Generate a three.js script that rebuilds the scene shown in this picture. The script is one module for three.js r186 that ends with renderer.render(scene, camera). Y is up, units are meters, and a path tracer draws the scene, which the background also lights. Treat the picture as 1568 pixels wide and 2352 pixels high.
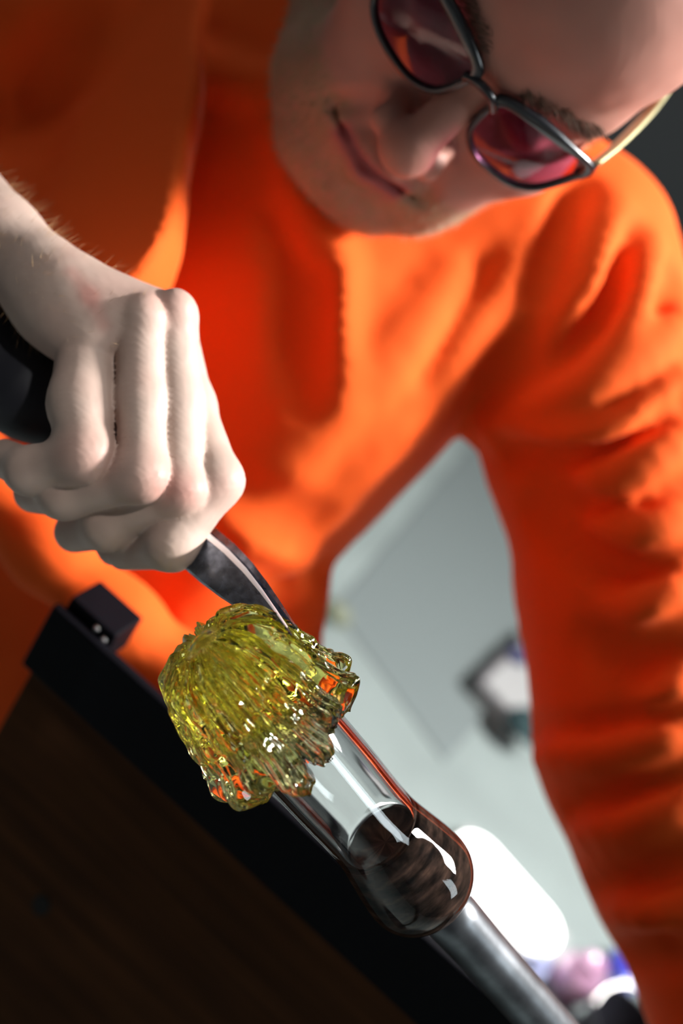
import * as THREE from 'three';
import { mergeGeometries, mergeVertices, toCreasedNormals } from 'three/addons/utils/BufferGeometryUtils.js';
import { RoundedBoxGeometry } from 'three/addons/geometries/RoundedBoxGeometry.js';
import { ImprovedNoise } from 'three/addons/math/ImprovedNoise.js';
import { RectAreaLightUniformsLib } from 'three/addons/lights/RectAreaLightUniformsLib.js';

// ------------------------------------------------------------------ camera, light, exposure
const W = 1568, H = 2352, FOV = 50, F = H / 2 / Math.tan(FOV * Math.PI / 360);
const scene = new THREE.Scene();
scene.background = new THREE.Color().setRGB(8.0, 9.1, 9.6);   // bright overcast daylight behind the unseen window
const camera = new THREE.PerspectiveCamera(FOV, W / H, 0.05, 40);
camera.rotation.order = 'YXZ';
camera.position.set(0, 1.1, 0.5);
camera.rotation.set(-30 * Math.PI / 180, 0, 35 * Math.PI / 180);
camera.focus = 0.385; camera.userData.fStop = 4.2;
camera.updateMatrixWorld(true);
const EXPOSURE = 0.88;
const renderer = new THREE.WebGLRenderer({ antialias: true });
renderer.toneMapping = THREE.LinearToneMapping;
renderer.toneMappingExposure = EXPOSURE;
renderer.shadowMap.enabled = true;
RectAreaLightUniformsLib.init();

const V3 = (x, y, z) => new THREE.Vector3(x, y, z);
const rgb = (r, g, b) => new THREE.Color().setRGB(r, g, b);
// a sight line of the photograph, followed to a depth in metres, in the scene's coordinates
const P = (px, py, d) => camera.localToWorld(V3((px - W / 2) / F * d, (H / 2 - py) / F * d, -d));
const camDir = (x, y, z) => V3(x, y, z).transformDirection(camera.matrixWorld);
const lerp = THREE.MathUtils.lerp, clamp = THREE.MathUtils.clamp, sstep = THREE.MathUtils.smoothstep;
const noise3 = new ImprovedNoise();
const nz = (x, y, z) => noise3.noise(x + 31.7, y + 17.3, z + 5.1);
let seedState = 12345;
const rnd = () => { seedState = (Math.imul(seedState, 1664525) + 1013904223) >>> 0; return seedState / 4294967296; };

// key lamp, out of view: placed overhead to light from the worker's left
const KEY_DIR = camDir(0.98, 0.07, 0.115).normalize();
const KEY_AT = P(650, 800, 0.6).addScaledVector(KEY_DIR, 2.0);
const KEY = { w: 0.6, h: 0.16, power: 420 };
const ADDED_SPOT_POWER = 2.0;

// ------------------------------------------------------------------ naming helpers
const taken = new Map();
function numbered(n) { const k = taken.get(n) ?? 0; taken.set(n, k + 1); return k ? n + '_' + String(k).padStart(3, '0') : n; }
function shade(o) { o.castShadow = true; o.receiveShadow = true; return o; }
function thing(name, label, category, group) {
  const o = new THREE.Group(); o.name = numbered(name); scene.add(o);
  o.userData = { label, category }; if (group) o.userData.group = group;
  return o;
}
function part(name, geo, m, parent, extra) {
  const o = shade(new THREE.Mesh(geo, m)); o.name = name; if (extra) Object.assign(o.userData, extra); parent.add(o); return o;
}
function struct(name, geo, m) {
  const o = shade(new THREE.Mesh(geo, m)); o.name = name; o.userData.kind = 'structure'; scene.add(o); return o;
}
function basis(o, ex, ey, ez, at) { o.matrix.makeBasis(ex, ey, ez).setPosition(at); o.matrix.decompose(o.position, o.quaternion, o.scale); }

// ------------------------------------------------------------------ implicit surfaces
// a node: { f(x,y,z), c: centre, R: bounding radius }
function smin(a, b, k) { const h = k - Math.abs(a - b); return h > 0 ? Math.min(a, b) - h * h / (4 * k) : Math.min(a, b); }
function cone(a, b, ra, rb) {
  const dx = b.x - a.x, dy = b.y - a.y, dz = b.z - a.z, L = dx * dx + dy * dy + dz * dz || 1e-12;
  return {
    f(x, y, z) {
      const px = x - a.x, py = y - a.y, pz = z - a.z;
      let t = (px * dx + py * dy + pz * dz) / L; t = t < 0 ? 0 : t > 1 ? 1 : t;
      const qx = px - dx * t, qy = py - dy * t, qz = pz - dz * t;
      return Math.sqrt(qx * qx + qy * qy + qz * qz) - (ra + (rb - ra) * t);
    },
    c: V3((a.x + b.x) / 2, (a.y + b.y) / 2, (a.z + b.z) / 2), R: Math.sqrt(L) / 2 + Math.max(ra, rb),
  };
}
function ell(c, rx, ry, rz, ax, ay, az) {
  const X = ax ?? V3(1, 0, 0), Y = ay ?? V3(0, 1, 0), Z = az ?? V3(0, 0, 1);
  return {
    f(x, y, z) {
      const px = x - c.x, py = y - c.y, pz = z - c.z;
      const u = (px * X.x + py * X.y + pz * X.z) / rx, v = (px * Y.x + py * Y.y + pz * Y.z) / ry, w = (px * Z.x + py * Z.y + pz * Z.z) / rz;
      const k0 = Math.sqrt(u * u + v * v + w * w), k1 = Math.sqrt(u * u / (rx * rx) + v * v / (ry * ry) + w * w / (rz * rz));
      return k1 < 1e-9 ? -Math.min(rx, ry, rz) : k0 * (k0 - 1) / k1;
    },
    c: c.clone(), R: Math.max(rx, ry, rz),
  };
}
function bound(list) {
  const b = new THREE.Box3(); for (const n of list) { b.expandByPoint(n.c.clone().addScalar(n.R)); b.expandByPoint(n.c.clone().addScalar(-n.R)); }
  const c = b.getCenter(V3()); return { c, R: Math.max(...list.map((n) => n.c.distanceTo(c) + n.R)) };
}
function join(list, k) {
  return { ...bound(list), f(x, y, z) { let d = list[0].f(x, y, z); for (let i = 1; i < list.length; i++) d = smin(d, list[i].f(x, y, z), k); return d; } };
}
function chain(pts, rs, k) { const l = []; for (let i = 0; i + 1 < pts.length; i++) l.push(cone(pts[i], pts[i + 1], rs[i], rs[i + 1])); return join(l, k); }
// a field is a list of operations { op: 'u' | 's', n: node, k }
function field(ops) {
  const at = (list, x, y, z) => {
    let d = 1e3;
    for (const o of list) {
      const e = o.n.f(x, y, z);
      if (o.op === 'u') d = d > 500 ? e : smin(d, e, o.k); else d = -smin(-d, e, o.k);
    }
    return d;
  };
  return { ops, f: (x, y, z) => at(ops, x, y, z), at };
}
function gradient(f, x, y, z, e, out) {
  out.set(f(x + e, y, z) - f(x - e, y, z), f(x, y + e, z) - f(x, y - e, z), f(x, y, z + e) - f(x, y, z - e));
  const l = out.length(); if (l > 1e-12) out.multiplyScalar(1 / l); return out;
}
// surface nets over a box, evaluated in blocks near the surface only
function polygonize(F0, lo, hi, h, relief) {
  const B = 8, nx = Math.ceil((hi.x - lo.x) / h / B) * B, ny = Math.ceil((hi.y - lo.y) / h / B) * B, nzz = Math.ceil((hi.z - lo.z) / h / B) * B;
  const sx = nx + 1, sy = ny + 1, val = new Float32Array(sx * sy * (nzz + 1)).fill(1), idx = (i, j, k) => (k * sy + j) * sx + i;
  const half = h * B / 2, Rb = half * Math.sqrt(3), lists = [];
  const cellVert = new Map(), pos = [], live = [];
  for (let bk = 0; bk < nzz; bk += B) for (let bj = 0; bj < ny; bj += B) for (let bi = 0; bi < nx; bi += B) {
    const cx = lo.x + (bi + B / 2) * h, cy = lo.y + (bj + B / 2) * h, cz = lo.z + (bk + B / 2) * h;
    const near = F0.ops.filter((o) => Math.hypot(cx - o.n.c.x, cy - o.n.c.y, cz - o.n.c.z) - o.n.R < Rb + o.k + 0.004 + (o.n.pad ?? 0));
    if (!near.some((o) => o.op === 'u')) continue;
    const d0 = F0.at(near, cx, cy, cz);
    const skip = Math.abs(d0) > Rb * 1.7 + 0.012;
    for (let k = bk; k <= bk + B; k++) for (let j = bj; j <= bj + B; j++) for (let i = bi; i <= bi + B; i++) {
      val[idx(i, j, k)] = skip ? d0 : F0.at(near, lo.x + i * h, lo.y + j * h, lo.z + k * h);
    }
    if (!skip) live.push([bi, bj, bk, near]);
  }
  const g = V3(), normals = [], cell = (i, j, k) => (k * ny + j) * nx + i;
  for (const [bi, bj, bk, near] of live) for (let k = bk; k < bk + B; k++) for (let j = bj; j < bj + B; j++) for (let i = bi; i < bi + B; i++) {
    let n = 0, x = 0, y = 0, z = 0; const v = [];
    for (let c = 0; c < 8; c++) v.push(val[idx(i + (c & 1), j + (c >> 1 & 1), k + (c >> 2))]);
    let mask = 0; for (let c = 0; c < 8; c++) if (v[c] < 0) mask |= 1 << c;
    if (mask === 0 || mask === 255) continue;
    for (let a = 0; a < 8; a++) for (let s = 1; s < 8; s <<= 1) {
      const b = a | s; if (b === a) continue;
      if ((v[a] < 0) === (v[b] < 0)) continue;
      const t = v[a] / (v[a] - v[b]);
      x += (a & 1) + (s === 1 ? t : 0); y += (a >> 1 & 1) + (s === 2 ? t : 0); z += (a >> 2) + (s === 4 ? t : 0); n++;
    }
    x = lo.x + (i + x / n) * h; y = lo.y + (j + y / n) * h; z = lo.z + (k + z / n) * h;
    const f = (a, b, c) => F0.at(near, a, b, c);
    for (let it = 0; it < 2; it++) {
      gradient(f, x, y, z, h * 0.4, g); const d = clamp(f(x, y, z), -h * 0.6, h * 0.6);
      x -= g.x * d; y -= g.y * d; z -= g.z * d;
    }
    gradient(f, x, y, z, h * 0.35, g);
    cellVert.set(cell(i, j, k), pos.length / 3); pos.push(x, y, z); normals.push(g.x, g.y, g.z);
  }
  const index = [], get = (i, j, k) => cellVert.get(cell(i, j, k));
  const quad = (a, b, c, d, flip) => { if (a === undefined || b === undefined || c === undefined || d === undefined) return; if (flip) index.push(a, c, b, a, d, c); else index.push(a, b, c, a, c, d); };
  for (const [bi, bj, bk] of live) for (let k = bk; k < bk + B; k++) for (let j = bj; j < bj + B; j++) for (let i = bi; i < bi + B; i++) {
    const a = val[idx(i, j, k)] < 0;
    if (j > 0 && k > 0) { const b = val[idx(i + 1, j, k)] < 0; if (a !== b) quad(get(i, j - 1, k - 1), get(i, j, k - 1), get(i, j, k), get(i, j - 1, k), !a); }
    if (i > 0 && k > 0) { const b = val[idx(i, j + 1, k)] < 0; if (a !== b) quad(get(i - 1, j, k - 1), get(i - 1, j, k), get(i, j, k), get(i, j, k - 1), !a); }
    if (i > 0 && j > 0) { const b = val[idx(i, j, k + 1)] < 0; if (a !== b) quad(get(i - 1, j - 1, k), get(i, j - 1, k), get(i, j, k), get(i - 1, j, k), !a); }
  }
  const geo = new THREE.BufferGeometry();
  geo.setAttribute('position', new THREE.Float32BufferAttribute(pos, 3));
  geo.setAttribute('normal', new THREE.Float32BufferAttribute(normals, 3));
  geo.setIndex(index);
  if (relief) {
    const p = geo.attributes.position, n = geo.attributes.normal;
    for (let i = 0; i < p.count; i++) { const d = relief(p.getX(i), p.getY(i), p.getZ(i), n.getX(i), n.getY(i), n.getZ(i)); p.setXYZ(i, p.getX(i) + n.getX(i) * d, p.getY(i) + n.getY(i) * d, p.getZ(i) + n.getZ(i) * d); }
    geo.computeVertexNormals();
  }
  return geo;
}
function boxOf(nodes, pad) { const b = new THREE.Box3(); for (const n of nodes) { b.expandByPoint(n.c.clone().addScalar(n.R)); b.expandByPoint(n.c.clone().addScalar(-n.R)); } return b.expandByScalar(pad); }
function paint(geo, fn) {
  const p = geo.attributes.position, n = geo.attributes.normal, c = new Float32Array(p.count * 3), o = [0, 0, 0];
  for (let i = 0; i < p.count; i++) { fn(p.getX(i), p.getY(i), p.getZ(i), n.getX(i), n.getY(i), n.getZ(i), o); c.set(o, i * 3); }
  geo.setAttribute('color', new THREE.BufferAttribute(c, 3)); return geo;
}
// where the sight line through (px, py) meets a field
function meet(Fld, px, py, d0 = 0.3, d1 = 1.0) {
  let d = d0; const q = V3();
  for (let i = 0; i < 300 && d < d1; i++) { q.copy(P(px, py, d)); const e = Fld.f(q.x, q.y, q.z); if (e < 2e-4) return { p: q.clone(), d, n: gradient(Fld.f, q.x, q.y, q.z, 0.002, V3()) }; d += Math.max(e * 0.7, 4e-4); }
  return null;
}
// pixel width -> metres at a depth
const M = (px, d) => px * d / F;

// ------------------------------------------------------------------ textures and materials
function noiseTexture(size, scale, fn, srgb) {
  const data = new Uint8Array(size * size * 4);
  for (let j = 0; j < size; j++) for (let i = 0; i < size; i++) { const c = fn(i / size * scale, j / size * scale); data.set([c[0] * 255, c[1] * 255, c[2] * 255, 255], (j * size + i) * 4); }
  const t = new THREE.DataTexture(data, size, size); t.wrapS = t.wrapT = THREE.MirroredRepeatWrapping; t.magFilter = THREE.LinearFilter; t.minFilter = THREE.LinearFilter; if (srgb) t.colorSpace = THREE.SRGBColorSpace; t.needsUpdate = true; return t;
}
const fbm = (x, y, z, o = 4) => { let s = 0, a = 0.5, f = 1; for (let i = 0; i < o; i++) { s += a * nz(x * f, y * f, z * f + i * 7.7); a *= 0.5; f *= 2.03; } return s; };
const grey = (v) => { v = clamp(v, 0, 1); return [v, v, v]; };
const steelRough = noiseTexture(512, 9, (u, v) => grey(0.42 + 0.5 * fbm(u, v, 1, 5)));
const steelTone = noiseTexture(512, 9, (u, v) => { const n = clamp(0.62 + 0.5 * fbm(u, v, 3, 5), 0.1, 1); return [n * 0.75, n * 0.80, n * 0.86]; }, true);
const concreteTone = noiseTexture(512, 8, (u, v) => { const n = 0.80 + 0.10 * fbm(u, v, 9, 5); return [n * 0.955, n, n * 0.99]; }, true);
const woodTone = noiseTexture(512, 6, (u, v) => { const n = 0.36 + 0.16 * fbm(u * 0.5, v * 6, 2, 4) + 0.08 * fbm(u, v, 5, 3); return [n, n * 0.66, n * 0.42]; }, true);

const MAT = {
  skin: new THREE.MeshPhysicalMaterial({ vertexColors: true, roughness: 0.52, specularIntensity: 0.6, sheen: 0.15, sheenColor: rgb(1, 0.8, 0.7), sheenRoughness: 0.6 }),
  shirt: new THREE.MeshPhysicalMaterial({ color: rgb(0.86, 0.112, 0.015), roughness: 0.85, specularIntensity: 0.3, sheen: 0.7, sheenColor: rgb(1, 0.66, 0.45), sheenRoughness: 0.4 }),
  hair: new THREE.MeshStandardMaterial({ color: rgb(0.40, 0.29, 0.16), roughness: 0.5 }),
  browHair: new THREE.MeshStandardMaterial({ color: rgb(0.10, 0.06, 0.035), roughness: 0.6 }),
  fairHair: new THREE.MeshStandardMaterial({ color: rgb(0.62, 0.40, 0.20), roughness: 0.5 }),
  frame: new THREE.MeshPhysicalMaterial({ color: rgb(0.012, 0.012, 0.016), roughness: 0.28, clearcoat: 0.6, clearcoatRoughness: 0.1 }),
  temple: new THREE.MeshPhysicalMaterial({ color: rgb(0.46, 0.42, 0.24), metalness: 0.85, roughness: 0.3 }),
  lens: new THREE.MeshPhysicalMaterial({ color: rgb(0.50, 0.17, 0.33), roughness: 0.03, transmission: 1, thickness: 0, ior: 1.5 }),
  eye: new THREE.MeshPhysicalMaterial({ vertexColors: true, roughness: 0.15 }),
  yellowGlass: new THREE.MeshPhysicalMaterial({ color: rgb(1, 1, 1), roughness: 0.0, transmission: 1, thickness: 0.02, ior: 1.52, attenuationColor: rgb(0.97, 0.90, 0.14), attenuationDistance: 0.040 }),
  clearGlass: new THREE.MeshPhysicalMaterial({ color: rgb(1, 1, 1), roughness: 0.0, transmission: 1, thickness: 0.01, ior: 1.5, attenuationColor: rgb(0.93, 0.97, 0.95), attenuationDistance: 0.08 }),
  collar: new THREE.MeshPhysicalMaterial({ color: rgb(0.75, 0.55, 0.46), specularIntensity: 0.2, map: noiseTexture(512, 10, (u, v) => { const n = clamp(0.25 + 0.48 * fbm(u * 1.2, v * 1.2, 7, 5) + 0.15 * Math.max(0, fbm(u * 3, v * 3, 4, 3)), 0.07, 0.7); return [n, n * 0.9, n * 0.84]; }, true), roughness: 0.8 }),
  pipe: new THREE.MeshStandardMaterial({ color: rgb(0.24, 0.255, 0.275), map: noiseTexture(256, 7, (u, v) => { const n = clamp(0.80 + 0.35 * fbm(u, v, 3, 5), 0.2, 1); return [n, n, n]; }, true), metalness: 0.85, roughness: 0.36 }),
  blade: new THREE.MeshStandardMaterial({ color: rgb(0.75, 0.82, 0.92), map: steelTone, metalness: 0.9, roughness: 0.75, roughnessMap: steelRough }),
  bevel: new THREE.MeshStandardMaterial({ color: rgb(0.9, 0.92, 0.95), metalness: 0.7, roughness: 0.45 }),
  grip: new THREE.MeshStandardMaterial({ color: rgb(0.008, 0.008, 0.014), roughness: 0.6 }),
  rail: new THREE.MeshPhysicalMaterial({ color: rgb(0.004, 0.004, 0.006), roughness: 0.55, specularIntensity: 0.12 }),
  screw: new THREE.MeshStandardMaterial({ color: rgb(0.75, 0.72, 0.72), metalness: 1, roughness: 0.3 }),
  wood: new THREE.MeshPhysicalMaterial({ map: woodTone, color: rgb(0.62, 0.54, 0.46), roughness: 0.85, specularIntensity: 0.2 }),
  floor: new THREE.MeshStandardMaterial({ map: concreteTone, color: rgb(0.55, 0.58, 0.58), roughness: 0.45 }),
  wall: new THREE.MeshStandardMaterial({ color: rgb(0.10, 0.105, 0.11), roughness: 0.9 }),  // unseen walls and ceiling, kept dark to limit bounced light
  darkWall: new THREE.MeshStandardMaterial({ color: rgb(0.035, 0.04, 0.042), roughness: 0.85 }),
  mat: new THREE.MeshStandardMaterial({ color: rgb(0.20, 0.235, 0.235), roughness: 0.6 }),
};

// ------------------------------------------------------------------ the room
const ROOM = { x0: -3.0, x1: 3.4, z0: -3.4, z1: 2.6, h: 3.8, t: 0.15 };
function slab(name, x0, x1, y0, y1, z0, z1, m) {
  const g = new THREE.BoxGeometry(x1 - x0, y1 - y0, z1 - z0); g.translate((x0 + x1) / 2, (y0 + y1) / 2, (z0 + z1) / 2);
  const p = g.attributes.position, n = g.attributes.normal, uv = g.attributes.uv;
  for (let i = 0; i < p.count; i++) Math.abs(n.getY(i)) > 0.5 ? uv.setXY(i, p.getX(i) / 1.6, p.getZ(i) / 1.6) : uv.setXY(i, (p.getX(i) + p.getZ(i)) / 1.6, p.getY(i) / 1.6);
  return struct(name, g, m);
}
{
  const { x0, x1, z0, z1, h, t } = ROOM;
  slab('floor', x0 - t, x1 + t, -t, 0, z0 - t, z1 + t, MAT.floor);
  slab('ceiling', x0 - t, x1 + t, h, h + t, z0 - t, z1 + t, MAT.wall);
  slab('wall_back', x0 - t, x1 + t, 0, h, z0 - t, z0, MAT.darkWall);
  slab('wall_front', x0 - t, x1 + t, 0, h, z1, z1 + t, MAT.wall);
  slab('wall_left', x0 - t, x0, 0, h, z0, z1, MAT.wall);
  const c = camera.position.clone().lerp(P(640, 1640, 0.385), 1), l = camDir(0.85, -0.20, 0.33).normalize(), k = (x1 - c.x) / l.x, wy = c.y + l.y * k, wz = c.z + l.z * k, hw = 0.50, hh = 0.75;
  const jm = MAT.darkWall;
  const pieces = [[0, wy - hh, z0, z1], [wy + hh, h, z0, z1], [wy - hh, wy + hh, z0, wz - hw], [wy - hh, wy + hh, wz + hw, z1]].map(([a, b, p, q]) => new THREE.BoxGeometry(t, b - a, q - p).translate(x1 + t / 2, (a + b) / 2, (p + q) / 2));
  struct('wall_right', mergeGeometries(pieces), MAT.wall);
  const win = new THREE.Group(); win.name = 'unseen_window_1'; win.userData.kind = 'structure'; scene.add(win);  // window out of view, placed for the bright streak on the glass tube
  const fr = []; for (const s of [-1, 1]) fr.push(new THREE.BoxGeometry(0.05, 2 * hh, 0.04).translate(x1 + 0.08, wy, wz + s * (hw - 0.02)), new THREE.BoxGeometry(0.05, 0.04, 2 * hw - 0.08).translate(x1 + 0.08, wy + s * (hh - 0.02), wz));
  part('window_frame', mergeGeometries(fr), jm, win);
  part('pane', new THREE.BoxGeometry(0.004, 2 * hh - 0.08, 2 * hw - 0.08).translate(x1 + 0.08, wy, wz), new THREE.MeshPhysicalMaterial({ color: rgb(1, 1, 1), roughness: 0, transmission: 1, thickness: 0 }), win);
}

// ------------------------------------------------------------------ lamps, all out of view
function panelLamp(label, at, towards, w, h, power, glow, group, cord) {
  const t = thing('unseen_panel_lamp', label, 'lamp', group);
  const ez = towards.clone().sub(at).normalize(), ex = V3(0, 1, 0).cross(ez).normalize(), ey = ez.clone().cross(ex);
  basis(t, ex, ey, ez, at);
  part('housing', new RoundedBoxGeometry(w + 0.06, h + 0.06, 0.05, 2, 0.008).translate(0, 0, -0.03), new THREE.MeshStandardMaterial({ color: rgb(0.6, 0.6, 0.6), roughness: 0.5 }), t);
  part('diffuser', new RoundedBoxGeometry(w, h, 0.008, 2, 0.003), new THREE.MeshStandardMaterial({ color: rgb(0.9, 0.9, 0.9), emissive: rgb(1, 0.99, 0.97), emissiveIntensity: glow, roughness: 0.5 }), t);
  const l = new THREE.RectAreaLight(rgb(1, 0.985, 0.96), power, w, h);
  l.name = 'unseen_panel_light'; l.position.set(0, 0, 0.012); l.rotation.y = Math.PI; t.add(l);
  if (cord) { const inv = t.matrix.clone().invert(), top = V3(at.x, ROOM.h, at.z).applyMatrix4(inv); part('cable', new THREE.TubeGeometry(new THREE.CatmullRomCurve3([V3(0, 0, -0.05), top]), 2, 0.006, 8), MAT.grip, t); }
  return t;
}
for (const [i, [x, z, lab]] of [[-1.6, -1.2, 'unseen ceiling lamp near the dark back wall on the left to brighten the glass'], [-1.5, -0.2, 'slim ceiling tube lamp over the man\'s right shoulder side'], [1.3, -1.6, 'unseen ceiling lamp near the dark back wall on the right to brighten the glass'], [2.2, 0.6, 'unseen slim ceiling tube lamp for glass glints nearest the window']].entries()) {
  const t = panelLamp(lab, V3(x, ROOM.h - 0.06, z), V3(x, 0, z + 0.001), 1.2, z < -1 ? 0.2 : 0.012, z < -1 ? 9 : 12, z < -1 ? 9 : 18, null, false);  // ceiling lamps out of view, placed for glints in the glass
}
panelLamp('bright white rectangular lamp hanging overhead on the worker\'s left side', KEY_AT, P(650, 800, 0.6), KEY.w, KEY.h, KEY.power, 40, null, true);

{ // added small spotlight, out of view on the right, to brighten the working hand
  const dir = camDir(0.58, 0.30, 0.76).normalize(), aim = P(330, 960, 0.43), at = aim.clone().addScaledVector(dir, 1.25);
  const t = thing('added_spot_lamp', 'added small black spot lamp on a pole to brighten the working hand', 'lamp');
  t.position.copy(at);
  const q = new THREE.Quaternion().setFromUnitVectors(V3(0, -1, 0), dir.clone().negate());
  const can = part('shade', new THREE.LatheGeometry([[0.012, 0.09], [0.03, 0.085], [0.036, 0.06], [0.045, -0.03], [0.047, -0.03], [0.047, -0.028], [0.039, 0.062], [0.032, 0.09], [0.012, 0.096]].map(([r, y]) => new THREE.Vector2(r, y)), 40), MAT.grip, t); can.quaternion.copy(q);
  const bulb = part('bulb', new THREE.SphereGeometry(0.022, 24, 16), new THREE.MeshStandardMaterial({ color: rgb(1, 1, 1), emissive: rgb(1, 0.97, 0.92), emissiveIntensity: 10 }), t);
  const l = new THREE.SpotLight(rgb(1, 0.97, 0.93), ADDED_SPOT_POWER, 0, 0.088, 0.55, 2); l.name = 'added_spot_light'; l.shadow.radius = 1.2; l.castShadow = true;
  l.position.copy(dir).multiplyScalar(-0.024); t.add(l); l.target.position.copy(dir).multiplyScalar(-1.25); t.add(l.target);
  part('pole', new THREE.CylinderGeometry(0.010, 0.012, at.y, 16).translate(0.06, -at.y / 2, 0), MAT.grip, t);
  part('arm', new THREE.CylinderGeometry(0.006, 0.006, 0.07, 10).rotateZ(Math.PI / 2).translate(0.035, 0, 0).translate(0, 0, 0), MAT.grip, t).position.copy(dir.clone().multiplyScalar(0.07));
  part('foot', new THREE.CylinderGeometry(0.12, 0.13, 0.02, 32).translate(0.06, 0.01 - at.y, 0), MAT.grip, t);
}

// ------------------------------------------------------------------ the worker: head
// head axes: x his left, y up, z forward; origin between the eyes on the nose bridge
const headR = camDir(0.686, -0.6066, -0.4018).normalize();
let headU = camDir(0.6073, 0.1732, 0.7754); headU.addScaledVector(headR, -headU.dot(headR)).normalize();
const headN = headR.clone().cross(headU);
const HEAD = new THREE.Matrix4().makeBasis(headR, headU, headN).setPosition(P(1110, 181, 0.472));
const hp = (x, y, z) => V3(x, y, z).applyMatrix4(HEAD);
const HS = 1.0;
const headOps = [];
{
  const U = (n, k) => headOps.push({ op: 'u', n, k }), S = (n, k) => headOps.push({ op: 's', n, k });
  U(ell(V3(0, 0.035, -0.098), 0.074, 0.092, 0.102), 0.01);                       // skull
  U(ell(V3(0, 0.045, -0.035), 0.050, 0.050, 0.040), 0.028);                       // forehead
  U(ell(V3(0, -0.030, -0.050), 0.066, 0.055, 0.050), 0.03);                      // mid face
  for (const s of [-1, 1]) {
    U(cone(V3(s * 0.058, -0.085, -0.080), V3(s * 0.022, -0.110, -0.012), 0.020, 0.017), 0.03);  // jaw
    U(cone(V3(s * 0.062, -0.030, -0.085), V3(s * 0.058, -0.085, -0.080), 0.018, 0.018), 0.03);
    U(ell(V3(s * 0.043, -0.030, -0.026), 0.024, 0.018, 0.020), 0.022);             // cheekbone
    U(ell(V3(s * 0.034, -0.062, -0.016), 0.020, 0.024, 0.018), 0.02);              // cheek
    U(cone(V3(s * 0.008, 0.016, -0.004), V3(s * 0.048, 0.017, -0.026), 0.0095, 0.009), 0.014); // brow
  }
  U(ell(V3(0, -0.073, -0.012), 0.034, 0.030, 0.024), 0.02);                       // mouth mound
  U(ell(V3(0, -0.108, -0.010), 0.025, 0.018, 0.019), 0.018);
  for (const s of [-1, 1]) U(ell(V3(s * 0.040, -0.092, -0.034), 0.020, 0.022, 0.025), 0.025);                      // chin
  for (const s of [-1, 1]) S(ell(V3(s * 0.034, -0.005, 0.004), 0.018, 0.011, 0.015), 0.012); // eye sockets
  U(cone(V3(0, 0.006, -0.003), V3(0, -0.030, 0.022), 0.0078, 0.0098), 0.009);     // nose ridge
  U(ell(V3(0, -0.039, 0.0225), 0.0130, 0.011, 0.0125), 0.008);                     // tip
  for (const s of [-1, 1]) { U(ell(V3(s * 0.0145, -0.042, 0.009), 0.0088, 0.0090, 0.013), 0.006); S(ell(V3(s * 0.007, -0.050, 0.013), 0.0042, 0.004, 0.006), 0.003); }
  for (const s of [-1, 1]) S(cone(V3(s * 0.021, -0.042, 0.010), V3(s * 0.031, -0.068, 0.006), 0.0022, 0.0018), 0.008); // nasolabial fold
  U(chain([V3(-0.024, -0.0705, -0.002), V3(-0.008, -0.065, 0.0095), V3(0, -0.0665, 0.0105), V3(0.008, -0.065, 0.0095), V3(0.024, -0.0705, -0.002)], [0.0025, 0.0046, 0.0044, 0.0046, 0.0025], 0.004), 0.006);
  U(chain([V3(-0.022, -0.0725, -0.002), V3(0, -0.0775, 0.008), V3(0.022, -0.0725, -0.002)], [0.0025, 0.0056, 0.0025], 0.004), 0.006);
  S(chain([V3(-0.027, -0.0715, 0.002), V3(-0.010, -0.0705, 0.0125), V3(0, -0.0715, 0.0135), V3(0.010, -0.0705, 0.0125), V3(0.027, -0.0715, 0.002)], [0.0020, 0.0029, 0.0031, 0.0029, 0.0020], 0.003), 0.003);
  for (const s of [-1, 1]) {
    U(ell(V3(s * 0.032, -0.006, -0.0145), 0.0128, 0.0122, 0.0122), 0.004);           // lids over the eyes
    S(chain([V3(s * 0.019, -0.010, -0.004), V3(s * 0.032, -0.0125, 0.0005), V3(s * 0.045, -0.009, -0.006)], [0.0009, 0.0012, 0.0009], 0.002), 0.002);
    U(chain([V3(s * 0.074, 0.004, -0.098), V3(s * 0.084, 0.016, -0.108), V3(s * 0.083, -0.004, -0.116), V3(s * 0.078, -0.030, -0.104)], [0.006, 0.006, 0.006, 0.006], 0.006), 0.008); // ear
  }
  U(cone(V3(0, -0.060, -0.105), V3(0, -0.19, -0.155), 0.056, 0.062), 0.03);       // neck
}
const headField = field(headOps);
const headGeo = polygonize(headField, V3(-0.1, -0.22, -0.24), V3(0.1, 0.14, 0.05), 0.0021, (x, y, z) => 0.0002 * nz(x * 120, y * 120, z * 120));
const beardMask = (x, y, z) => {
  const ax = Math.abs(x);
  let m = sstep(-y, 0.055, 0.066) * (1 - sstep(-y, 0.130, 0.150));                       // moustache line downwards
  m *= sstep(-y - 0.047 + ax * 0.35 - Math.max(0, ax - 0.034) * 0.9, 0.0, 0.010) * sstep(z, -0.115, -0.09);
  const sideburn = sstep(ax, 0.055, 0.062) * sstep(-y, 0.0, 0.02) * sstep(z, -0.11, -0.09) * (1 - sstep(z, -0.05, -0.035));
  const lips = Math.exp(-(((y + 0.0715) / 0.0095) ** 2)) * (1 - sstep(ax, 0.021, 0.026)) * sstep(z, -0.006, 0.0);
  return Math.max(m, sideburn) * (1 - clamp(lips * 1.4, 0, 1));
};
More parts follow.
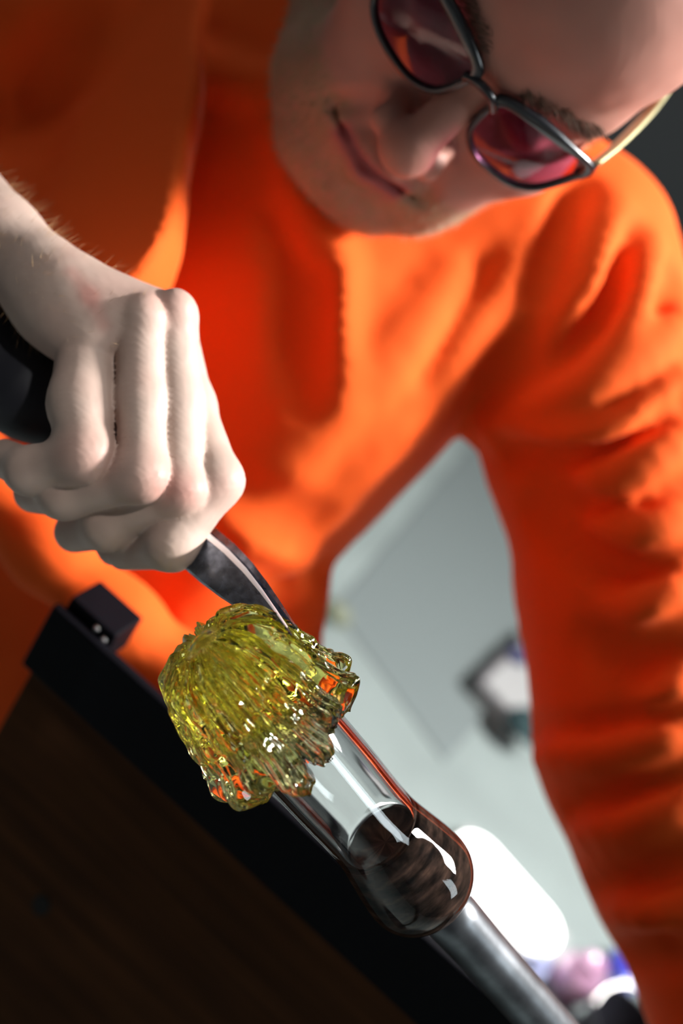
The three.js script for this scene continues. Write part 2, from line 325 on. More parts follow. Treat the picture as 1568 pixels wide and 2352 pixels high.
paint(headGeo, (x, y, z, a, b, c, o) => {
  const m = beardMask(x, y, z) * clamp(0.75 + 0.9 * nz(x * 300, y * 300, z * 300), 0.3, 1), ax = Math.abs(x);
  const lips = clamp(1.3 * Math.exp(-(((y + 0.0715) / 0.0085) ** 2)) * (1 - sstep(ax, 0.020, 0.025)) * sstep(z, -0.006, 0.0), 0, 1);
  const rosy = clamp(Math.exp(-((ax - 0.042) ** 2 + (y + 0.035) ** 2) / 0.0006) + Math.exp(-(x * x + (y + 0.044) ** 2) / 0.0003), 0, 1);
  let c3 = [0.47, 0.225, 0.175]; const mix = (t, q) => { c3 = c3.map((v, i) => lerp(v, q[i], t)); };  // face skin coloured darker than the hand, standing in for shade on it
  mix(rosy * 0.4, [0.62, 0.29, 0.22]); mix(lips, [0.38, 0.12, 0.12]); mix(m * 0.78, [0.33, 0.25, 0.15]);
  const v = 1 + 0.10 * nz(x * 60, y * 60, z * 60); o[0] = c3[0] * v; o[1] = c3[1] * v; o[2] = c3[2] * v;
});
const headLocal = headGeo.clone();
headGeo.applyMatrix4(HEAD);

// ------------------------------------------------------------------ the worker: right hand and forearm
const J = (x, y, d, r) => ({ p: P(x, y, d), r: M(r, d) });
const lim = (js, k) => chain(js.map((j) => j.p), js.map((j) => j.r), k);
const DZ = 0.012;
const handParts = {
  fore: [J(-480, 120, 0.553, 140), J(-210, 350, 0.49, 128), J(-10, 552, 0.458, 106), J(105, 650, 0.446, 98), J(190, 725, 0.440, 88)],
  f1: [J(205, 800, 0.433, 74), J(190, 930, 0.424, 74), J(196, 1046, 0.413, 62), J(70, 1082, 0.423, 51), J(8, 1052, 0.440, 44)],
  f2: [J(326, 748, 0.430, 62), J(327, 920, 0.424, 57), J(328, 1092, 0.413, 58), J(150, 1136, 0.426, 53), J(78, 1132, 0.444, 46)],
  f3: [J(394, 738, 0.436, 61), J(410, 920, 0.431, 55), J(416, 1124, 0.420, 57), J(250, 1208, 0.433, 53), J(172, 1222, 0.450, 47)],
  f4: [J(402, 800, 0.456, 58), J(440, 930, 0.447, 50), J(499, 1104, 0.428, 56), J(395, 1250, 0.425, 57), J(285, 1270, 0.446, 40)],
};
const hand = {};
const BUMP = { f2: [[332, 722, 0.425, 44]], f3: [[402, 708, 0.431, 42]] };
for (const k in handParts) {
  const js = handParts[k], l = []; for (let i = 0; i + 1 < js.length; i++) l.push(cone(js[i].p, js[i + 1].p, js[i].r, js[i + 1].r));
  for (const [x, y, d, r] of BUMP[k] ?? []) { const j = J(x, y, d, r); l.push(ell(j.p, j.r, j.r, j.r)); }
  hand[k] = join(l, 0.006);
}
const metas = [
  lim([J(130, 715, 0.443, 84), J(212, 790, 0.433, 78)], 0.01), lim([J(160, 705, 0.440, 84), J(320, 745, 0.431, 64)], 0.01),
  lim([J(180, 695, 0.440, 80), J(386, 738, 0.437, 62)], 0.01), lim([J(190, 710, 0.450, 78), J(395, 795, 0.456, 58)], 0.01),
];
const thumb = lim([J(110, 760, 0.47, 72), J(150, 980, 0.476, 60), J(230, 1180, 0.468, 48), J(262, 1262, 0.450, 38)], 0.01);
const palm = lim([J(200, 800, 0.468, 76), J(300, 960, 0.470, 80)], 0.01);
const handOps = [
  { op: 'u', n: hand.fore, k: 0.02 }, ...metas.map((n) => ({ op: 'u', n, k: 0.012 })), { op: 'u', n: palm, k: 0.012 },
  { op: 'u', n: thumb, k: 0.004 },
  { op: 'u', n: hand.f4, k: 0.0009 }, { op: 'u', n: hand.f3, k: 0.0009 }, { op: 'u', n: hand.f2, k: 0.0009 }, { op: 'u', n: hand.f1, k: 0.0009 },
];
// knuckle bumps, tendons and the small hollow behind the knuckles
handOps.push({ op: 's', n: lim([J(165, 620, 0.400, 22), J(232, 730, 0.398, 22)], 0.006), k: 0.012 });
handOps.push({ op: 's', n: lim([J(352, 700, 0.398, 14), J(356, 800, 0.398, 12)], 0.006), k: 0.010 });
const handField = field(handOps);
const handBox = boxOf(Object.values(hand).concat(thumb, palm), 0.012);
handBox.min.x = Math.max(handBox.min.x, -1);
const knuckles = [[212, 1062], [338, 1110], [428, 1138], [520, 1112]].map(([x, y]) => P(x, y, 0.41)), mcps = [[330, 700], [410, 690], [225, 700]].map(([x, y]) => P(x, y, 0.425));
const hollow = [[165, 625], [205, 680], [238, 745]].map(([x, y]) => meet(handField, x, y, 0.36, 0.5)?.p ?? P(x, y, 0.42));
const pips = [[235, 1050], [362, 1090], [452, 1120], [545, 1080]].map(([x, y]) => meet(handField, x, y, 0.36, 0.5)?.p ?? P(x, y, 0.41)), along = camDir(0.15, -1, 0);
const handGeo = polygonize(handField, handBox.min, handBox.max, 0.0014, (x, y, z) => {
  let w = 0; const s = nz(x * 45, y * 45, z * 45);
  w += 0.00010 * nz(x * 420, y * 420, z * 420) + 0.0002 * s;
  for (const k of pips) { const dx = x - k.x, dy = y - k.y, dz = z - k.z, d2 = dx * dx + dy * dy + dz * dz; if (d2 < 0.0006) { const u = dx * along.x + dy * along.y + dz * along.z + 0.0006 * nz(x * 160, y * 160, z * 160); w -= 0.00022 * Math.exp(-d2 / 0.00012) * Math.max(0, Math.cos(u * 2 * Math.PI / 0.0027)) ** 3; } }
  return w;
});
paint(handGeo, (x, y, z, a, b, c, o) => {
  let red = 0; for (const k of knuckles) red += Math.exp(-((x - k.x) ** 2 + (y - k.y) ** 2 + (z - k.z) ** 2) / 0.00009);
  for (const k of mcps) red += 0.5 * Math.exp(-((x - k.x) ** 2 + (y - k.y) ** 2 + (z - k.z) ** 2) / 0.00012);
  for (let i = 0; i < 2; i++) { const p = hollow[i], q = hollow[i + 1], ex = q.x - p.x, ey = q.y - p.y, ez = q.z - p.z, tt = clamp(((x - p.x) * ex + (y - p.y) * ey + (z - p.z) * ez) / (ex * ex + ey * ey + ez * ez), 0, 1), d2 = (x - p.x - ex * tt) ** 2 + (y - p.y - ey * tt) ** 2 + (z - p.z - ez * tt) ** 2; red += 0.9 * Math.exp(-d2 / 0.000012); }
  red = clamp(red * 0.55 + 0.25 * nz(x * 55, y * 55, z * 55), 0, 0.8);
  const v = 1 + 0.07 * nz(x * 170, y * 170, z * 170);
  o[0] = lerp(0.50, 0.46, red) * v; o[1] = lerp(0.365, 0.20, red) * v; o[2] = lerp(0.305, 0.165, red) * v;
});

// ------------------------------------------------------------------ the worker: shirt
const tv = (x, y, d) => P(x, y, d);
const camX = camDir(1, 0, 0), camY = camDir(0, 1, 0), camZ = camDir(0, 0, 1);
const torsoU = camDir(0.57, 0.82, 0.30).normalize();                         // up the spine
let torsoR = camDir(0.82, -0.57, -0.28); torsoR.addScaledVector(torsoU, -torsoR.dot(torsoU)).normalize();
const torsoF = torsoR.clone().cross(torsoU).normalize();                     // out of the chest
const sect = (x, y, d, rx, ru, rf) => ell(tv(x, y, d), rx, ru, rf, torsoR, torsoU, torsoF);
const shirtOps = [];
{
  const U = (n, k) => shirtOps.push({ op: 'u', n, k }), S = (n, k) => shirtOps.push({ op: 's', n, k });
  U(sect(650, 540, 0.715, 0.166, 0.20, 0.150), 0.05);                         // chest
  U(sect(510, 770, 0.715, 0.138, 0.20, 0.145), 0.06);
  U(sect(330, 990, 0.715, 0.128, 0.18, 0.120), 0.06);                        // belly
  U(sect(190, 1240, 0.70, 0.125, 0.14, 0.115), 0.05);
  // the cloth hangs in two planes that meet in a ridge down the middle of the chest
  const cut = (n, p, k) => { const m = camDir(...n).normalize(); S({ f: (x, y, z) => -((x - p.x) * m.x + (y - p.y) * m.y + (z - p.z) * m.z), c: p, R: 10 }, k); };
  cut([0.36, 0.10, 0.93], P(745, 720, 0.592), 0.016);
  cut([-0.34, 0.02, 0.94], P(745, 720, 0.592), 0.016);
  U(cone(tv(764, 330, 0.70), tv(1290, 590, 0.69), 0.075, 0.062), 0.05);      // left shoulder yoke
  U(cone(tv(764, 330, 0.70), tv(200, 40, 0.67), 0.075, 0.055), 0.05);         // right shoulder yoke
}
const leftArm = lim([J(1296, 588, 0.695, 238), J(1400, 980, 0.700, 280), J(1484, 1380, 0.685, 270), J(1520, 1700, 0.665, 268), J(1628, 1960, 0.64, 262), J(1785, 2330, 0.61, 256), J(1900, 2750, 0.59, 240)], 0.03);
shirtOps.push({ op: 'u', n: leftArm, k: 0.022 });
const rightSleeve = [J(195, 20, 0.615, 288), J(140, 240, 0.575, 288), J(70, 500, 0.54, 318), J(-60, 660, 0.535, 300)];
const rightArm = lim(rightSleeve, 0.03);
{ // the reaching sleeve is drawn flat across its front and folds sharply along its edge
  const ax = rightSleeve[2].p.clone().sub(rightSleeve[0].p).normalize(), m = camDir(-0.36, 0.06, 0.93); m.addScaledVector(ax, -m.dot(ax)).normalize();
  const p = P(402, 350, 0.540), f0 = rightArm.f;
  rightArm.f = (x, y, z) => -smin(-f0(x, y, z), -((x - p.x) * m.x + (y - p.y) * m.y + (z - p.z) * m.z), 0.007);
}
shirtOps.push({ op: 'u', n: rightArm, k: 0.006 });
shirtOps.push({ op: 'u', n: lim([J(120, 60, 0.645, 230), J(-230, 40, 0.615, 215), J(-500, 110, 0.555, 185)], 0.03), k: 0.02 });
shirtOps.push({ op: 'u', n: lim([J(-60, 1060, 0.60, 90), J(110, 1260, 0.595, 80), J(270, 1420, 0.592, 78), J(430, 1560, 0.60, 75), J(600, 1660, 0.61, 70)], 0.02), k: 0.012 });
shirtOps.push({ op: 'u', n: lim([J(560, 1280, 0.69, 90), J(655, 1370, 0.69, 80), J(665, 1480, 0.69, 75)], 0.02), k: 0.02 });
const shirtBase = field(shirtOps.slice());
// folds: polylines laid on the cloth; lift > 0 raises a ridge, < 0 presses a valley (metres), r is the roundness
function fold(pts, r, lift, k) {
  const c = new THREE.CatmullRomCurve3(pts.map(([x, y]) => V3(x, y, 0))), n = Math.max(4, Math.ceil(c.getLength() / 45)), out = [], rs = [];
  for (let i = 0; i <= n; i++) {
    const q = c.getPoint(i / n), h = meet(shirtBase, q.x, q.y); if (!h) continue;
    const t = Math.sin(Math.PI * clamp(0.12 + 0.76 * i / n, 0, 1)), l = Math.abs(lift) * t;
    out.push(lift > 0 ? h.p.clone().addScaledVector(h.n, l - r) : h.p.clone().addScaledVector(h.n, r - l)); rs.push(r);
  }
  if (out.length > 1) shirtOps.push({ op: lift > 0 ? 'u' : 's', n: chain(out, rs, 0.004), k: k ?? 0.012 });
}
const FOLDS = [
  [[[1120, 610], [1050, 710], [985, 850]], 0.010, -0.010], [[[1180, 640], [1090, 760], [1020, 880]], 0.012, 0.007], [[[1040, 640], [960, 740], [880, 860]], 0.014, 0.005],
  [[[1330, 430], [1290, 530], [1235, 660]], 0.009, -0.012], [[[1420, 480], [1370, 640], [1280, 780]], 0.012, 0.008], [[[1450, 560], [1400, 700], [1310, 850]], 0.009, -0.008],
  [[[1500, 560], [1460, 730], [1370, 860]], 0.010, 0.008], [[[1540, 640], [1500, 790], [1400, 910]], 0.008, -0.008],
  [[[1568, 800], [1400, 920], [1230, 975], [1110, 1000]], 0.008, -0.011], [[[1568, 740], [1420, 850], [1250, 930], [1050, 1010]], 0.012, 0.008], [[[1568, 890], [1440, 980], [1300, 1010], [1150, 1010]], 0.010, 0.008],
  [[[1568, 950], [1440, 1040], [1300, 1060], [1180, 1040]], 0.009, -0.010], [[[1568, 1010], [1460, 1080], [1350, 1120]], 0.012, 0.011],
  [[[1568, 1160], [1470, 1190], [1370, 1180], [1250, 1120]], 0.009, -0.010], [[[1568, 1190], [1490, 1230], [1390, 1220]], 0.014, 0.011], [[[1568, 1310], [1460, 1320], [1340, 1270], [1230, 1180]], 0.010, -0.010],
  [[[1568, 1360], [1500, 1400], [1440, 1410]], 0.014, 0.010], [[[1568, 1470], [1450, 1500], [1360, 1470]], 0.012, -0.009], [[[1568, 1580], [1530, 1640], [1500, 1650]], 0.012, 0.010],
  [[[1230, 1690], [1380, 1690], [1560, 1650]], 0.008, -0.008], [[[1240, 1735], [1400, 1730], [1560, 1690]], 0.009, 0.006], [[[1320, 1870], [1450, 1840], [1568, 1800]], 0.008, -0.009], [[[1340, 1920], [1460, 1890], [1568, 1850]], 0.009, 0.005],
  [[[1380, 2060], [1480, 2030], [1568, 2000]], 0.008, -0.008], [[[1400, 2100], [1480, 2100], [1568, 2120]], 0.009, 0.006], [[[1450, 2200], [1520, 2190], [1568, 2180]], 0.008, -0.007],
  [[[715, 500], [750, 600], [752, 760], [765, 900]], 0.016, 0.008], [[[655, 520], [690, 640], [690, 780], [700, 900]], 0.016, -0.010], [[[630, 1370], [690, 1310], [715, 1300]], 0.008, -0.010], [[[960, 960], [860, 1060], [760, 1180]], 0.016, 0.006], [[[560, 1190], [640, 1240], [700, 1290]], 0.016, 0.010], [[[520, 1110], [600, 1160], [700, 1200]], 0.014, -0.008],
  [[[622, 200], [645, 330], [690, 465], [738, 570]], 0.007, 0.007],
  [[[60, 60], [40, 300], [20, 420]], 0.02, 0.008], [[[180, 0], [120, 200], [80, 420]], 0.02, -0.006], [[[480, 150], [540, 190], [620, 200]], 0.01, 0.008],
];
for (const [pts, r, l, k] of FOLDS) fold(pts, r, pts[0][0] > 1200 || pts[2][0] > 1400 ? l * 1.12 : l, k ?? 0.012);
const shirtField = field(shirtOps);
const sb = new THREE.Box3();
for (const [x, y, d] of [[-750, -350, 0.5], [-750, -350, 0.85], [1750, -200, 0.5], [1750, 2700, 0.5], [1750, 2600, 0.75], [-450, 1700, 0.5], [-450, 1600, 0.85], [900, 1500, 0.85]]) sb.expandByPoint(P(x, y, d));
const shirtGeo = polygonize(shirtField, sb.min, sb.max, 0.0042, (x, y, z) => 0.0012 * nz(x * 22, y * 22, z * 22) + 0.0005 * nz(x * 70, y * 70, z * 70));

// body under the clothes, joined to head and hand in one mesh
const bodyCore = field([
  { op: 'u', n: sect(620, 580, 0.735, 0.140, 0.17, 0.075), k: 0.05 }, { op: 'u', n: sect(430, 900, 0.725, 0.085, 0.16, 0.07), k: 0.05 },
  { op: 'u', n: lim([J(1296, 588, 0.705, 160), J(1420, 1250, 0.69, 170), J(1540, 1740, 0.665, 160), J(1745, 2330, 0.615, 130)], 0.03), k: 0.03 },
  { op: 'u', n: cone(tv(764, 330, 0.71), tv(1290, 590, 0.70), 0.045, 0.04), k: 0.03 }, { op: 'u', n: cone(tv(764, 330, 0.71), tv(195, 20, 0.68), 0.045, 0.04), k: 0.03 },
  { op: 'u', n: lim([J(150, 40, 0.67, 90), J(-230, 40, 0.625, 100), J(-500, 110, 0.56, 110)], 0.03), k: 0.03 },
]);
const bodyGeo = polygonize(bodyCore, sb.min, sb.max, 0.012);
paint(bodyGeo, (x, y, z, a, b, c, o) => { o[0] = 0.64; o[1] = 0.44; o[2] = 0.35; });
const person = thing('person', 'man in a bright orange shirt and glasses bending over the hot glass', 'person');
part('body', mergeGeometries([headGeo, handGeo, bodyGeo]), MAT.skin, person);
part('shirt', shirtGeo, MAT.shirt, person, { label: 'bright orange shirt with creased sleeves' });

// hairs: thin blades on a surface
function hairs(geo, count, mask, len, wid, lean, jitter) {
  const p = geo.attributes.position, n = geo.attributes.normal, ids = [];
  for (let i = 0; i < p.count; i++) if (mask(p.getX(i), p.getY(i), p.getZ(i)) > rnd()) ids.push(i);
  const pos = [], q = V3(), m = V3(), s = V3(), tip = V3();
  if (!ids.length) return null;
  for (let i = 0; i < count; i++) {
    const id = ids[Math.floor(rnd() * ids.length)]; q.fromBufferAttribute(p, id); m.fromBufferAttribute(n, id);
    q.x += (rnd() - 0.5) * 0.002; q.y += (rnd() - 0.5) * 0.002; q.z += (rnd() - 0.5) * 0.002;
    const L = len * (0.5 + rnd());
    tip.copy(m).addScaledVector(lean, 0.9).add(V3(rnd() - 0.5, rnd() - 0.5, rnd() - 0.5).multiplyScalar(jitter)).normalize().multiplyScalar(L).add(q);
    s.copy(m).cross(V3(rnd() - 0.5, rnd() - 0.5, rnd() - 0.5)).normalize().multiplyScalar(wid);
    q.addScaledVector(m, -0.0006);
    pos.push(q.x - s.x, q.y - s.y, q.z - s.z, q.x + s.x, q.y + s.y, q.z + s.z, tip.x, tip.y, tip.z);
  }
  const g = new THREE.BufferGeometry(); g.setAttribute('position', new THREE.Float32BufferAttribute(pos, 3)); g.computeVertexNormals(); return g;
}
{
  const beard = hairs(headLocal, 15000, beardMask, 0.0032, 0.00011, V3(0, -0.7, 0.1), 0.7); beard.applyMatrix4(HEAD);
  part('beard', beard, MAT.hair, person, { kind: 'stuff', label: 'short sandy beard stubble' });
  for (const s of [-1, 1]) {
    const brow = hairs(headLocal, 700, (x, y, z) => (z > -0.05 && x * s > 0.010 && x * s < 0.052 && Math.abs(y - 0.0175 - 0.003 * Math.sin((x * s - 0.01) * 75)) < 0.0042 ? 1 : 0), 0.006, 0.00014, V3(s * 1.4, 0.25, 0), 0.5); brow.applyMatrix4(HEAD);
    part('eyebrow', brow, MAT.browHair, person, { kind: 'stuff' });
  }
  const up = camDir(0.5, 0.85, 0);
  const arm = hairs(handGeo, 2600, (x, y, z) => { const v = V3(x, y, z).applyMatrix4(camera.matrixWorldInverse), px = 784 - v.x / v.z * F, py = 1176 + v.y / v.z * F; return px < 330 && py < 800 ? 0.15 + 0.85 * (px < 150 ? 1 : 0.25) : 0.0; }, 0.007, 0.00007, camDir(0.9, -0.1, 0), 0.7);
  part('arm_hair', arm, MAT.fairHair, person, { kind: 'stuff' });
}

// ------------------------------------------------------------------ eyeglasses
{
  const t = thing('eyeglasses', 'dark framed eyeglasses with pink tinted lenses on the man\'s face', 'eyeglasses');
  basis(t, headR, headU, headN, HEAD.elements ? V3().setFromMatrixPosition(HEAD) : V3());
  const lensOutline = (s, o) => {
    const pts = [[0.0095, 0.0095], [0.022, 0.0135], [0.040, 0.0145], [0.0555, 0.0135], [0.0595, 0.0085], [0.0585, -0.003], [0.0535, -0.0155], [0.042, -0.0205], [0.024, -0.0200], [0.0125, -0.013], [0.0085, 0.000]];
    const cx = 0.033, cy = -0.003;
    return new THREE.CatmullRomCurve3(pts.map(([x, y]) => V3(s * (cx + (x - cx) * o), cy + (y - cy) * o, 0.0135 - 9 * (x * x) * (x > 0 ? 0.45 : 0))), true, 'catmullrom', 0.5);
  };
  for (const s of [-1, 1]) {
    const c = lensOutline(s, 1.0), N = 72, pos = [], idx = [];
    // rim: rectangular section swept round the outline
    const rp = [], ri = [];
    for (let i = 0; i < N; i++) {
      const q = c.getPointAt(i / N), cx = s * 0.033, cy = -0.003, dir = V3(q.x - cx, q.y - cy, 0).normalize(), top = 1 + 1.1 * sstep(q.y, 0.002, 0.010);
      const a = 0.0010, b = 0.0021 * top, zf = 0.0021, zb = -0.0021;
      for (const [o, z] of [[-a, zf * 0.6], [-a * 0.4, zf], [b * 0.6, zf], [b, zf * 0.5], [b, zb * 0.5], [b * 0.6, zb], [-a * 0.4, zb], [-a, zb * 0.6]]) rp.push(q.x + dir.x * o, q.y + dir.y * o, q.z + z);
    }
    for (let i = 0; i < N; i++) for (let j = 0; j < 8; j++) { const a = i * 8 + j, b = i * 8 + (j + 1) % 8, a2 = ((i + 1) % N) * 8 + j, b2 = ((i + 1) % N) * 8 + (j + 1) % 8; s > 0 ? ri.push(a, b, b2, a, b2, a2) : ri.push(a, b2, b, a, a2, b2); }
    const rg = new THREE.BufferGeometry(); rg.setAttribute('position', new THREE.Float32BufferAttribute(rp, 3)); rg.setIndex(ri); rg.computeVertexNormals();
    part('rim', rg, MAT.frame, t);
    pos.push(s * 0.033, -0.003, 0.0125);
    for (let k = 1; k <= 6; k++) for (let i = 0; i < N; i++) { const q = c.getPointAt(i / N), f = k / 6; pos.push(lerp(s * 0.033, q.x, f), lerp(-0.003, q.y, f), lerp(0.0125, q.z, f * f)); }
    for (let i = 0; i < N; i++) { idx.push(0, 1 + i, 1 + (i + 1) % N); for (let k = 0; k < 5; k++) { const a = 1 + k * N + i, b = 1 + k * N + (i + 1) % N; idx.push(a, a + N, b + N, a, b + N, b); } }
    const lg = new THREE.BufferGeometry(); lg.setAttribute('position', new THREE.Float32BufferAttribute(pos, 3)); lg.setIndex(s > 0 ? idx : idx.map((_, i) => idx[i - i % 3 + [0, 2, 1][i % 3]])); lg.computeVertexNormals();
    part('lens', lg, MAT.lens, t, { label: 'pink tinted lens' });
    part('hinge', new RoundedBoxGeometry(0.006, 0.007, 0.008, 2, 0.0012).translate(s * 0.0605, 0.0075, -0.0045), MAT.frame, t);
    const tc = new THREE.CatmullRomCurve3([V3(s * 0.0625, 0.0075, -0.006), V3(s * 0.070, 0.009, -0.03), V3(s * 0.0785, 0.012, -0.07), V3(s * 0.081, 0.012, -0.100), V3(s * 0.080, -0.004, -0.125)]);
    const sh = new THREE.Shape(); sh.moveTo(-0.0028, -0.0009); sh.lineTo(0.0028, -0.0009); sh.lineTo(0.0028, 0.0009); sh.lineTo(-0.0028, 0.0009); sh.closePath();
    const tp = [], ti = [], TN = 40;
    for (let i = 0; i <= TN; i++) { const q = tc.getPointAt(i / TN), hh = 0.0056 - 0.0020 * i / TN; for (const [a, b] of [[-0.0016, -hh * 0.7], [-0.0016, hh * 0.7], [-0.0009, hh], [0.0009, hh], [0.0016, hh * 0.7], [0.0016, -hh * 0.7], [0.0009, -hh], [-0.0009, -hh]]) tp.push(q.x + a, q.y + b, q.z); }
    for (let i = 0; i < TN; i++) for (let j = 0; j < 8; j++) { const a = i * 8 + j, b = i * 8 + (j + 1) % 8; ti.push(a, b, b + 8, a, b + 8, a + 8); }
    for (let j = 1; j < 7; j++) { ti.push(0, j, j + 1); const e = TN * 8; ti.push(e, e + j + 1, e + j); }
    const tg = new THREE.BufferGeometry(); tg.setAttribute('position', new THREE.Float32BufferAttribute(tp, 3)); tg.setIndex(ti); tg.computeVertexNormals();
    part('temple', tg, MAT.temple, t, { label: 'olive gold metal temple arm' });
  }
  part('bridge', new THREE.TubeGeometry(new THREE.CatmullRomCurve3([V3(-0.0095, 0.004, 0.0135), V3(-0.004, 0.0085, 0.0155), V3(0.004, 0.0085, 0.0155), V3(0.0095, 0.004, 0.0135)]), 16, 0.0022, 10), MAT.frame, t);
}

// ------------------------------------------------------------------ blowpipe and glass
// points along the pipe's axis: s is a length on the photograph (pixels), the depth grows along it
const AX = (s) => { const d = 0.365 + (s - 1431) / 1170 * 0.082, n = -574 + (s - 1400) / 900 * 27; return P(0.77 * n + 0.64 * s, 0.77 * s - 0.64 * n, d); };
const A0 = AX(1425), A1 = AX(2600), axis = A1.clone().sub(A0).normalize(), axisL = A1.distanceTo(A0);
const up0 = camDir(0.77, 0.64, 0.3), axX = up0.addScaledVector(axis, -up0.dot(axis)).normalize(), axZ = axX.clone().cross(axis).normalize();
// lathe axes: y runs along the pipe from the glass tip down to the mouthpiece
const sAt = (s) => AX(s).sub(A0).dot(axis);
function onAxis(o) { basis(o, axX, axis, axZ, A0); }
// outline of the bulge where glass covers the head of the pipe
function headProfile(y0, y1) {
  const o = []; for (let i = 0; i <= 40; i++) { const a = i / 40, bulge = Math.sin(Math.PI * Math.min(1, a * 0.62 + 0.02)) ** 1.5, r = lerp(0.0178, 0.0221, bulge) * (a > 0.6 ? Math.sqrt(Math.max(0.26, 1 - ((a - 0.6) / 0.46) ** 2.4)) : 1); o.push([lerp(y0, y1, a), r]); } return o;
}
{
  const t = thing('glass_piece', 'ribbed yellow green glass shell on a clear glass tube at the pipe\'s hot end', 'glass');
  onAxis(t);
  seedState = 301529305;
  const Rt = 0.0178, yTop = sAt(1650), yEnd = sAt(2040);
  // shell: a solid ribbed cap with a socket for the tube
  const NA = 560, NT = 150, pos = [], idx = [], ribs = 14, rimY = sAt(1738), R = 0.0264, lobes = [];
  for (let i = 0; i < ribs; i++) lobes.push({ a: (i + 0.25 * (rnd() - 0.5)) / ribs * 2 * Math.PI, h: 0.75 + 0.5 * rnd(), l: (rnd() - 0.5) * 0.008, ph: rnd() * 6.28 });
  const surf = (u, v) => { // v 0 apex .. 1 rim (outside)
    const a = u * 2 * Math.PI; let best = 9, L = lobes[0]; for (const l of lobes) { const d = Math.abs(Math.atan2(Math.sin(a - l.a), Math.cos(a - l.a))); if (d < best) { best = d; L = l; } }
    const w = Math.PI / ribs, crest = Math.sqrt(Math.max(0, 1 - Math.min(1, best / w / 1.02) ** 2));   // 1 at the crest, 0 in the flute
    let r = R * Math.sqrt(Math.max(0, 1 - (1 - Math.min(1, v / 0.78)) ** 2)) * (1 - 0.08 * sstep(v, 0.80, 1));
    const grow = sstep(v, 0.04, 0.22), fine = Math.abs(Math.sin(a * 21 + 1.5 * nz(a * 3, v * 2, 1) * 3)), fold2 = Math.abs(Math.sin(a * 34 + 4 * nz(a * 2, v * 1.5, 6)));
    r *= 0.72 + (0.30 * crest * L.h) * grow + 0.04 * Math.sin(a * 2 + 1) * v;
    r += grow * (0.0014 * fine + 0.0009 * fold2 + 0.0010 * nz(a * 9, v * 2.2, 3) + 0.0005 * nz(a * 40, v * 4.5, 8));
    r += 0.0046 * L.h * crest * Math.exp(-(((v - 0.86) / 0.09) ** 2));
    r += 0.0012 * nz(Math.cos(a) * 2 + v * 5, Math.sin(a) * 2, v * 9) * sstep(v, 0.03, 0.1);
    let y = -0.001 + rimY * v * (1 - 0.12 * (1 - v)) + sstep(v, 0.55, 1) * (L.l * 1.1 + crest * 0.0045 - 0.003);
    y += 0.0012 * nz(a * 7, v * 6, 9) * grow;
    y -= (1 - sstep(v, 0.25, 0.6)) * sstep(v, 0.02, 0.12) * (crest * 0.0034 * L.h + 0.0011 * fine + 0.0007 * fold2 + 0.0009 * nz(a * 12, v * 9, 4));
    const rim = sstep(v, 0.93, 1); r -= rim * 0.0030; y += rim * 0.0004;
    return [Math.max(0, r) * Math.cos(a), y, Math.max(0, r) * Math.sin(a)];
  };
  pos.push(...surf(0, 0));
  for (let j = 1; j <= NT; j++) for (let i = 0; i < NA; i++) pos.push(...surf(i / NA, j / NT));
  for (let i = 0; i < NA; i++) { idx.push(0, 1 + (i + 1) % NA, 1 + i); for (let j = 0; j < NT - 1; j++) { const a = 1 + j * NA + i, b = 1 + j * NA + (i + 1) % NA; idx.push(a, b, b + NA, a, b + NA, a + NA); } }
  // socket: from the rim inwards and up to the tube's closed end
  let ring = 1 + (NT - 1) * NA;
  const inner = [[0.35, null], [0.75, null], [1, rimY * 0.93], [1, rimY * 0.86], [0.99, yTop + 0.004], [0.88, yTop], [0.62, yTop - 0.0034], [0.3, yTop - 0.0046]];
  for (const [f, yy] of inner) {
    const start = pos.length / 3;
    for (let i = 0; i < NA; i++) {
      const o = (ring0 => ring0)(ring + i) * 3, a = i / NA * 2 * Math.PI, ro = Math.hypot(pos[(1 + (NT - 1) * NA + i) * 3], pos[(1 + (NT - 1) * NA + i) * 3 + 2]), yo = pos[(1 + (NT - 1) * NA + i) * 3 + 1];
      const r = yy === null ? lerp(ro, Rt + 0.0009, f) : (Rt + 0.0009) * f, y = yy === null ? yo - 0.0022 * Math.sin(f * 2.2) : yy;
      pos.push(r * Math.cos(a), y, r * Math.sin(a));
    }
    for (let i = 0; i < NA; i++) { const a = ring + i, b = ring + (i + 1) % NA, c = start + i, d = start + (i + 1) % NA; idx.push(a, b, d, a, d, c); }
    ring = start;
  }
  const cen = pos.length / 3; pos.push(0, yTop - 0.005, 0); for (let i = 0; i < NA; i++) idx.push(ring + i, ring + (i + 1) % NA, cen);
  const g = new THREE.BufferGeometry(); g.setAttribute('position', new THREE.Float32BufferAttribute(pos, 3)); g.setIndex(idx.map((_, i) => idx[i - i % 3 + [0, 2, 1][i % 3]])); g.computeVertexNormals();
  part('shell', g.translate(-0.0018, 0, 0), MAT.yellowGlass, t, { label: 'ribbed yellow green glass shell' });
  // clear hollow tube whose end flows over the dark pipe head
  const prof = [], wv = 0.0032, y0 = sAt(2000), y1 = sAt(2225), N = 44;
  const outR = (y) => Rt + 0.0005 * Math.sin((y - yTop) * 60) * (1 - sstep(y, y0 - 0.012, y0));
  prof.push([0, yTop - 0.0036], [Rt * 0.3, yTop - 0.0032], [Rt * 0.62, yTop - 0.002], [Rt * 0.88, yTop + 0.0014], [Rt * 0.98, yTop + 0.005]);
  for (let i = 0; i <= N; i++) { const y = lerp(yTop + 0.008, y0 - 0.002, i / N); prof.push([outR(y), y]); }
  for (const [y, r] of headProfile(y0, y1)) prof.push([r, y]);
  prof.push([0.0098, y1 + 0.0012], [0.0096, y1 - 0.006], [0, y1 - 0.0062]);
